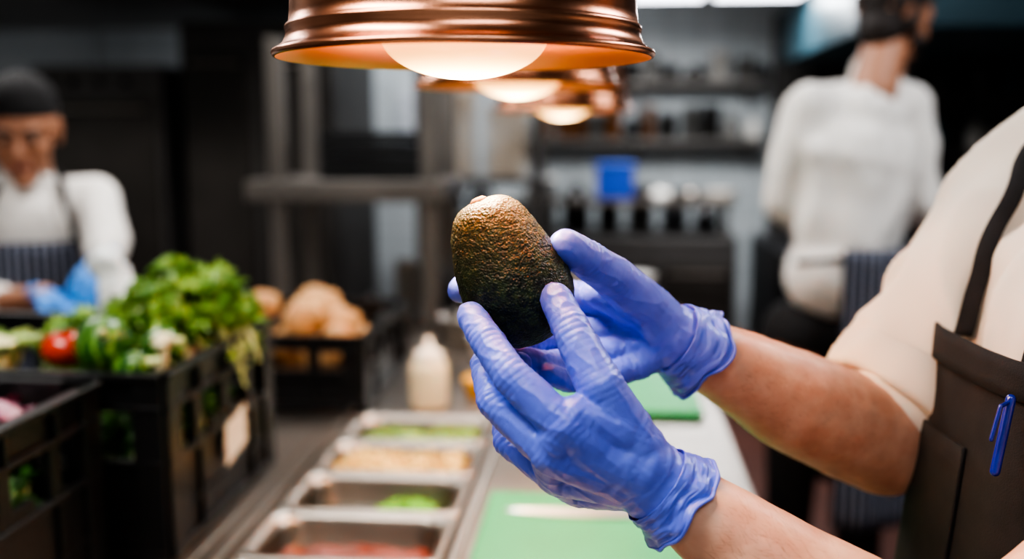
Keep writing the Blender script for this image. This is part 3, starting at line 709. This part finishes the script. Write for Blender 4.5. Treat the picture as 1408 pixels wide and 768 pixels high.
# ---------------------------------------------------------------- left cook
ck=empty('cook_in_black_cap')
H=P(32,188,2.55)
yaw=math.radians(24)
head(ck,H,yaw,math.radians(12),1.10,SKIN2,'cap')
cx,cy=H.x-.02,H.y+.06
f=V((math.sin(yaw),-math.cos(yaw),0)); lt=V((math.cos(yaw),math.sin(yaw),0))
sR=V((cx,cy,1.275))+lt*.150; sL=V((cx,cy,1.275))-lt*.165
eR=P(146,325,2.52); wR=P(142,362,2.36)
eL=sL-lt*.06+V((0,0,-.27))+f*.04; wL=P(62,408,2.30)
fuse('jacket',[(V((cx,cy,.84)),V((cx,cy,1.05)),.125,.12,lt,1.3,.95),(V((cx,cy,1.05)),V((cx,cy,1.20)),.12,.122,lt,1.4,.9),(sR,sL,.060,.060),(V((cx,cy-.005,1.27)),V((cx,cy-.02,1.34)),.075,.058),
  (sR,eR,.060,.052),(eR,eR.lerp(wR,.7),.052,.042),(sL,eL,.062,.055),(eL,eL.lerp(wL,.60),.055,.042)],.01,7,WHITEC,ck,disp=clothfold(.009))
fuse('forearm_right',[(eR.lerp(wR,.4),wR,.034,.027)],.006,4,SKIN2,ck); fuse('forearm_left',[(eL.lerp(wL,.3),wL,.036,.029)],.006,4,SKIN2,ck)
ghand('gloved_hand_right',ck,wR,V((-.05,-.75,-.45)),V((-.6,0,-1)),1,BLUEG,1.0)
ghand('gloved_hand_left',ck,wL,V((.9,-.35,-.15)),V((0,0,-1)),-1,BLUEG,.95)
ry=yaw+math.pi/2
elshell('striped_apron',[.40+i*.78/20 for i in range(21)],lambda z:(cx,cy),lambda z:.142,lambda z:.185,lambda z:math.radians(46 if z>1.05 else 80),STRIPE,ck,rotz=ry,uvs=4,fold=.012,seed=2)
for sgn in (1,-1):
    c0=V((cx,cy,1.17))+f*.13+lt*.115*sgn
    fuse('apron_strap',[(c0,V((cx,cy,1.29))+f*.10+lt*.085*sgn,.010,.010),(V((cx,cy,1.29))+f*.10+lt*.085*sgn,V((cx,cy,1.35))+lt*.065*sgn,.010,.010)],.004,2,BLACKC,ck)
fl,fr=V((cx,cy,0))-lt*.11,V((cx,cy,0))+lt*.11
legs(ck,V((cx,cy,.84))-lt*.09,V((cx,cy,.84))+lt*.09,fl,fr,BLACKC); shoe(ck,fl,f,'shoe_left'); shoe(ck,fr,f,'shoe_right')
# ---------------------------------------------------------------- right chef (seen from behind)
ch=empty('chef_seen_from_behind')
D=2.72
yaw=math.radians(150); f=V((math.sin(yaw),-math.cos(yaw),0)); lt=V((math.cos(yaw),math.sin(yaw),0))
H=P(1228,36,D); head(ch,H,math.radians(136),math.radians(14),1.12,SKIN2,'short',beard=True)
N0=P(1198,98,D+.02); C=P(1175,215,D); Wst=P(1165,345,D); Hp=P(1145,380,D)
sL=P(1116,150,D-.05); sR=P(1242,148,D+.08)
eL=P(1082,272,D+.02); wL=P(1110,300,D+.30); eR=P(1268,280,D+.12); wR=P(1325,312,D+.30)
lat=(sR-sL).normalized()
fuse('chef_jacket',[(Hp,Wst,.120,.110,lat,1.15,.95),(Wst,C,.110,.135,lat,1.35,.9),(C,V((C.x+.02,C.y,sL.z-.03)),.135,.085,lat,1.4,.95),(sL,sR,.064,.064),(N0-V((0,0,.06)),N0-V((0,0,.01)),.075,.062),
  (sL,eL,.068,.060),(eL,wL,.060,.046),(sR,eR,.068,.060),(eR,eR.lerp(wR,.8),.060,.046)],.01,7,WHITEC,ch,disp=clothfold(.014))
fuse('neck',[(N0-V((0,0,.02)),H+V((0,0,-.05)),.056,.054)],.008,3,SKIN2,ch)
fuse('forearm_right',[(eR.lerp(wR,.7),wR,.034,.028)],.006,3,SKIN2,ch)
ghand('hand_left',ch,wL,(wL-eL),V((0,0,-1)),1,SKIN2,1); ghand('hand_right',ch,wR,(wR-eR),V((0,0,-1)),-1,SKIN2,1)
px,py=Hp.x,Hp.y
elshell('striped_apron',[.42+i*.74/20 for i in range(21)],lambda z:(px+.045,py+.0),lambda z:.180+.02*(1.13-z),lambda z:.180+.02*(1.13-z),lambda z:math.radians(107),STRIPE,ch,rotz=math.radians(178),uvs=4,fold=.02,seed=4)
fuse('apron_ties',[(Wst+V((-.15,-.10,-.02)),Wst+V((-.08,-.130,-.01)),.009,.009),(Wst+V((-.08,-.130,-.01)),Wst+V((.0,-.14,.0)),.009,.009),(Wst+V((.0,-.14,.0)),Wst+V((.09,-.13,.0)),.009,.009),(Wst+V((0,-.145,0)),Wst+V((.02,-.165,-.14)),.008,.006),(Wst+V((0,-.145,0)),Wst+V((-.03,-.165,-.17)),.008,.006)],.005,2,BLACKC,ch)
fl,fr=V((px-.10,py,0)),V((px+.12,py+.04,0))
legs(ch,V((px-.08,py,.90)),V((px+.09,py+.03,.90)),fl,fr,BLACKC,.095); shoe(ch,fl,f,'shoe_left'); shoe(ch,fr,f,'shoe_right')
# ---------------------------------------------------------------- background equipment
hs=empty('steel_overshelf')
boxes('posts',[(-.955,-.905,2.78,2.82,CZ+.001,1.72),(-.515,-.465,2.78,2.82,CZ+.001,1.62),(-.955,-.905,3.10,3.14,CZ+.001,1.72),(-.515,-.465,3.10,3.14,CZ+.001,1.62)],STEELDULL,hs,.004)
boxes('shelf',[(-1.02,-.44,2.76,3.16,1.26,1.32)],STEELDULL,hs,.006)
boxes('black_tray_stack',[(-.82,-.53,2.83,3.08,1.322+i*.035,1.352+i*.035) for i in range(4)],BLACKPL,None,.004)
def equipment(name,x0,x1,y0,y1,z0,z1,mat,nd=2,handle=True,knobs=False,door=None):
    e=empty(name); boxes('body',[(x0,x1,y0,y1,z0+.1,z1)],mat,e,.01); L=[];Hh=[]
    w=(x1-x0)/nd
    for i in range(nd):
        L.append((x0+i*w+.02,x0+(i+1)*w-.02,y0-.02,y0-.001,z0+.14,z1-.14)); Hh.append((x0+i*w+.06,x0+(i+1)*w-.06,y0-.06,y0-.045,z1-.20,z1-.185))
        Hh+= [(x0+i*w+.07,x0+i*w+.085,y0-.05,y0-.018,z1-.20,z1-.185),(x0+(i+1)*w-.085,x0+(i+1)*w-.07,y0-.05,y0-.018,z1-.20,z1-.185)]
    boxes('doors',L,door or (BLACK if mat is not STEEL else STEELDULL),e,.008); boxes('handles',Hh,STEEL,e,.003)
    boxes('legs',[(x,x+.04,y,y+.04,z0,z0+.1) for x in (x0+.02,x1-.06) for y in (y0+.03,y1-.07)],BLACK,e,0)
    if knobs:
        bm=bmesh.new(); n=int((x1-x0)/.12)
        for i in range(n): capsule(bm,(x0+.08+i*.12,y0-.002,z1-.07),(x0+.08+i*.12,y0-.03,z1-.07),.02,.018,seg=14,nr=3)
        mkobj('knobs',bm,BLACK,e)
    return e
DOORD=pmat('smoked_door',(66,62,58),.25,.3,var=.3,vs=3)
equipment('combi_oven',-2.55,-1.95,4.3,5.1,0,1.75,STEELD,1,knobs=True,door=DOORD)
equipment('upright_fridge',-1.9,-1.2,4.4,5.2,0,1.95,STEELD,2,door=DOORD)
equipment('range_cooker',-3.38,-2.7,2.6,4.2,0,.92,STEELD,1,knobs=True)
boxes('extractor_hood',[(-3.38,-1.15,3.6,5.4,2.02,2.30),(-3.3,-1.25,3.7,5.3,2.30,2.70),(-3.38,-1.15,3.58,3.6,1.98,2.08)],STEELDULL,None,.01)
equipment('back_counter',-1.0,.72,5.4,6.1,0,.9,STEELD,4,door=DOORD)
equipment('stove_range',.80,3.0,4.6,5.5,0,.92,BLACK,4,knobs=True)
TEAL=pmat('teal_hood_enamel',(46,74,84),.4,.4,var=.2,vs=3)
boxes('extractor_hood.001',[(.98,3.28,3.9,5.8,1.84,2.14),(1.05,3.28,4.0,5.7,2.14,2.70)],TEAL,None,.01)
boxes('splash_panel',[(1.05,3.28,6.50,6.59,.6,2.2)],STEELD,None,.004)
def shelfitems(name,x0,x1,y,z,n,cols,hmin,hmax,seed,rm=.05):
    random.seed(seed); e=empty(name); bms=[bmesh.new() for _ in cols]; x=x0
    while x<x1:
        r=random.uniform(rm*.5,rm); h=random.uniform(hmin,hmax); i=random.randrange(len(cols)); bm=bms[i]; c=V((x+r,y+random.uniform(-.03,.03),z+.002)); kind=random.random()
        prof=[(0,0),(r*.9,0),(r,.01),(r,h*.7),(r*.55,h*.82),(r*.5,h),(0,h)] if kind<.5 else [(0,0),(r,0),(r,h),(r*1.05,h),(r*1.05,h*1.06),(0,h*1.06)]
        seg=16; rg=[]
        for a,b in prof: rg.append([bm.verts.new(c+V((max(a,1e-4)*math.cos(6.283*k/seg),max(a,1e-4)*math.sin(6.283*k/seg),b))) for k in range(seg)])
        for q in range(len(rg)-1):
            for k in range(seg): bm.faces.new((rg[q][k],rg[q][(k+1)%seg],rg[q+1][(k+1)%seg],rg[q+1][k]))
        x+=2*r+random.uniform(.005,.05)
    for i,(bm,c) in enumerate(zip(bms,cols)):
        if len(bm.verts): mkobj('jars_%d'%i,bm,c,e)
        else: bm.free()
AMB=pmat('amber_jar',(150,96,50),.2); TEALJ=pmat('teal_jar',(60,110,120),.3); GREYJ=pmat('grey_jar',(120,118,114),.4)
def wshelf(x0,x1,y0,y1,z):
    e=empty('wall_shelf'); boxes('board',[(x0,x1,y0,y1,z-.03,z)],STEELDULL,e,.004)
    boxes('brackets',[(x,x+.03,y0+.05,y1,z-.10,z-.03) for x in (x0+.1,(x0+x1)/2,x1-.13)],STEELD,e,.002)
wshelf(-.6,1.0,6.3,6.59,1.42); shelfitems('jars_on_shelf',-.55,.95,6.42,1.42,0,[WHITEP,BLACK,GREYJ,AMB,STEELD],.08,.2,3,.06)
wshelf(-.6,1.0,6.3,6.59,1.78); shelfitems('jars_on_shelf.001',-.55,.95,6.42,1.78,0,[WHITEP,BLACK,STEELD,GREYJ],.08,.2,5,.08)
wshelf(1.2,3.2,6.2,6.49,1.35); shelfitems('jars_on_shelf.002',1.25,3.1,6.32,1.35,0,[BLACK,STEELD,AMB,TEALJ,WHITEP],.1,.25,8,.06)
wshelf(1.2,3.2,6.2,6.49,1.70); shelfitems('jars_on_shelf.003',1.25,3.1,6.32,1.70,0,[BLACK,STEELD,TEALJ],.1,.2,9,.07)
shelfitems('countertop_containers',-.95,.68,5.9,.90,0,[WHITEP,BLACK,GREYJ,WHITEP,STEELD,BLACK,AMB],.1,.32,13,.09)
shelfitems('stove_pots',.9,2.9,4.9,.92,0,[STEEL,BLACK,STEELD],.1,.26,21,.13)
shelfitems('pass_bottles',-.72,-.30,2.95,CZ,0,[WHITEP,GREYJ,LEAF3,BLACK],.08,.20,31,.05)
shelfitems('pass_containers',-.25,.2,3.0,CZ,0,[WHITEP,STEEL,WHITEP,AMB],.06,.16,33,.07)
e=empty('blue_box'); boxes('body',[(-.04,.16,5.47,5.64,1.10,1.27)],pmat('blue_plastic',(26,60,150),.4),e,.01); boxes('lid',[(-.05,.17,5.46,5.65,1.271,1.295)],pmat('blue_plastic_lid',(34,76,165),.4),e,.01)
ms=empty('counter_riser'); boxes('board',[(-.5,.7,5.42,5.72,1.07,1.098)],STEEL,ms,.003); boxes('uprights',[(-.48,-.45,5.5,5.6,.9,1.07),(.65,.68,5.5,5.6,.9,1.07)],STEEL,ms,.003)
shelfitems('riser_bowls',.25,.62,5.57,1.098,0,[WHITEP,WHITEP,STEEL],.04,.09,41,.09)
bs=empty('plate_rack')
boxes('frame',[(x,x+.03,y,y+.03,0,2.0) for x in (-.80,-.30) for y in (4.2,4.6)]+[(-.80,-.27,4.2,4.63,z,z+.02) for z in (.4,.9,1.24,1.75)],STEELD,bs,.003)
bm=bmesh.new()
for cxp,n in ((-.64,18),(-.43,15)):
    for i in range(n):
        r=bmesh.ops.create_cone(bm,cap_ends=True,segments=28,radius1=.065,radius2=.10,depth=.014,matrix=Matrix.Translation((cxp,4.36,1.268+i*.021)))
mkobj('plates',bm,pmat('cream_china',(230,218,202),.3),bs,False)
boxes('black_food_boxes',[(-.74,-.56,4.25,4.55,.922,1.10),(-.52,-.34,4.25,4.55,.922,1.14)],BLACKPL,None,.004)
boxes('wall_poster',[(-1.35,-1.1,6.57,6.59,1.3,1.75)],pmat('notice_paper',(225,228,230),.7,vs=12,col2=(150,160,175)),None,.0)
SC.view_settings.look='AgX - High Contrast'
SC.view_settings.exposure=-.18
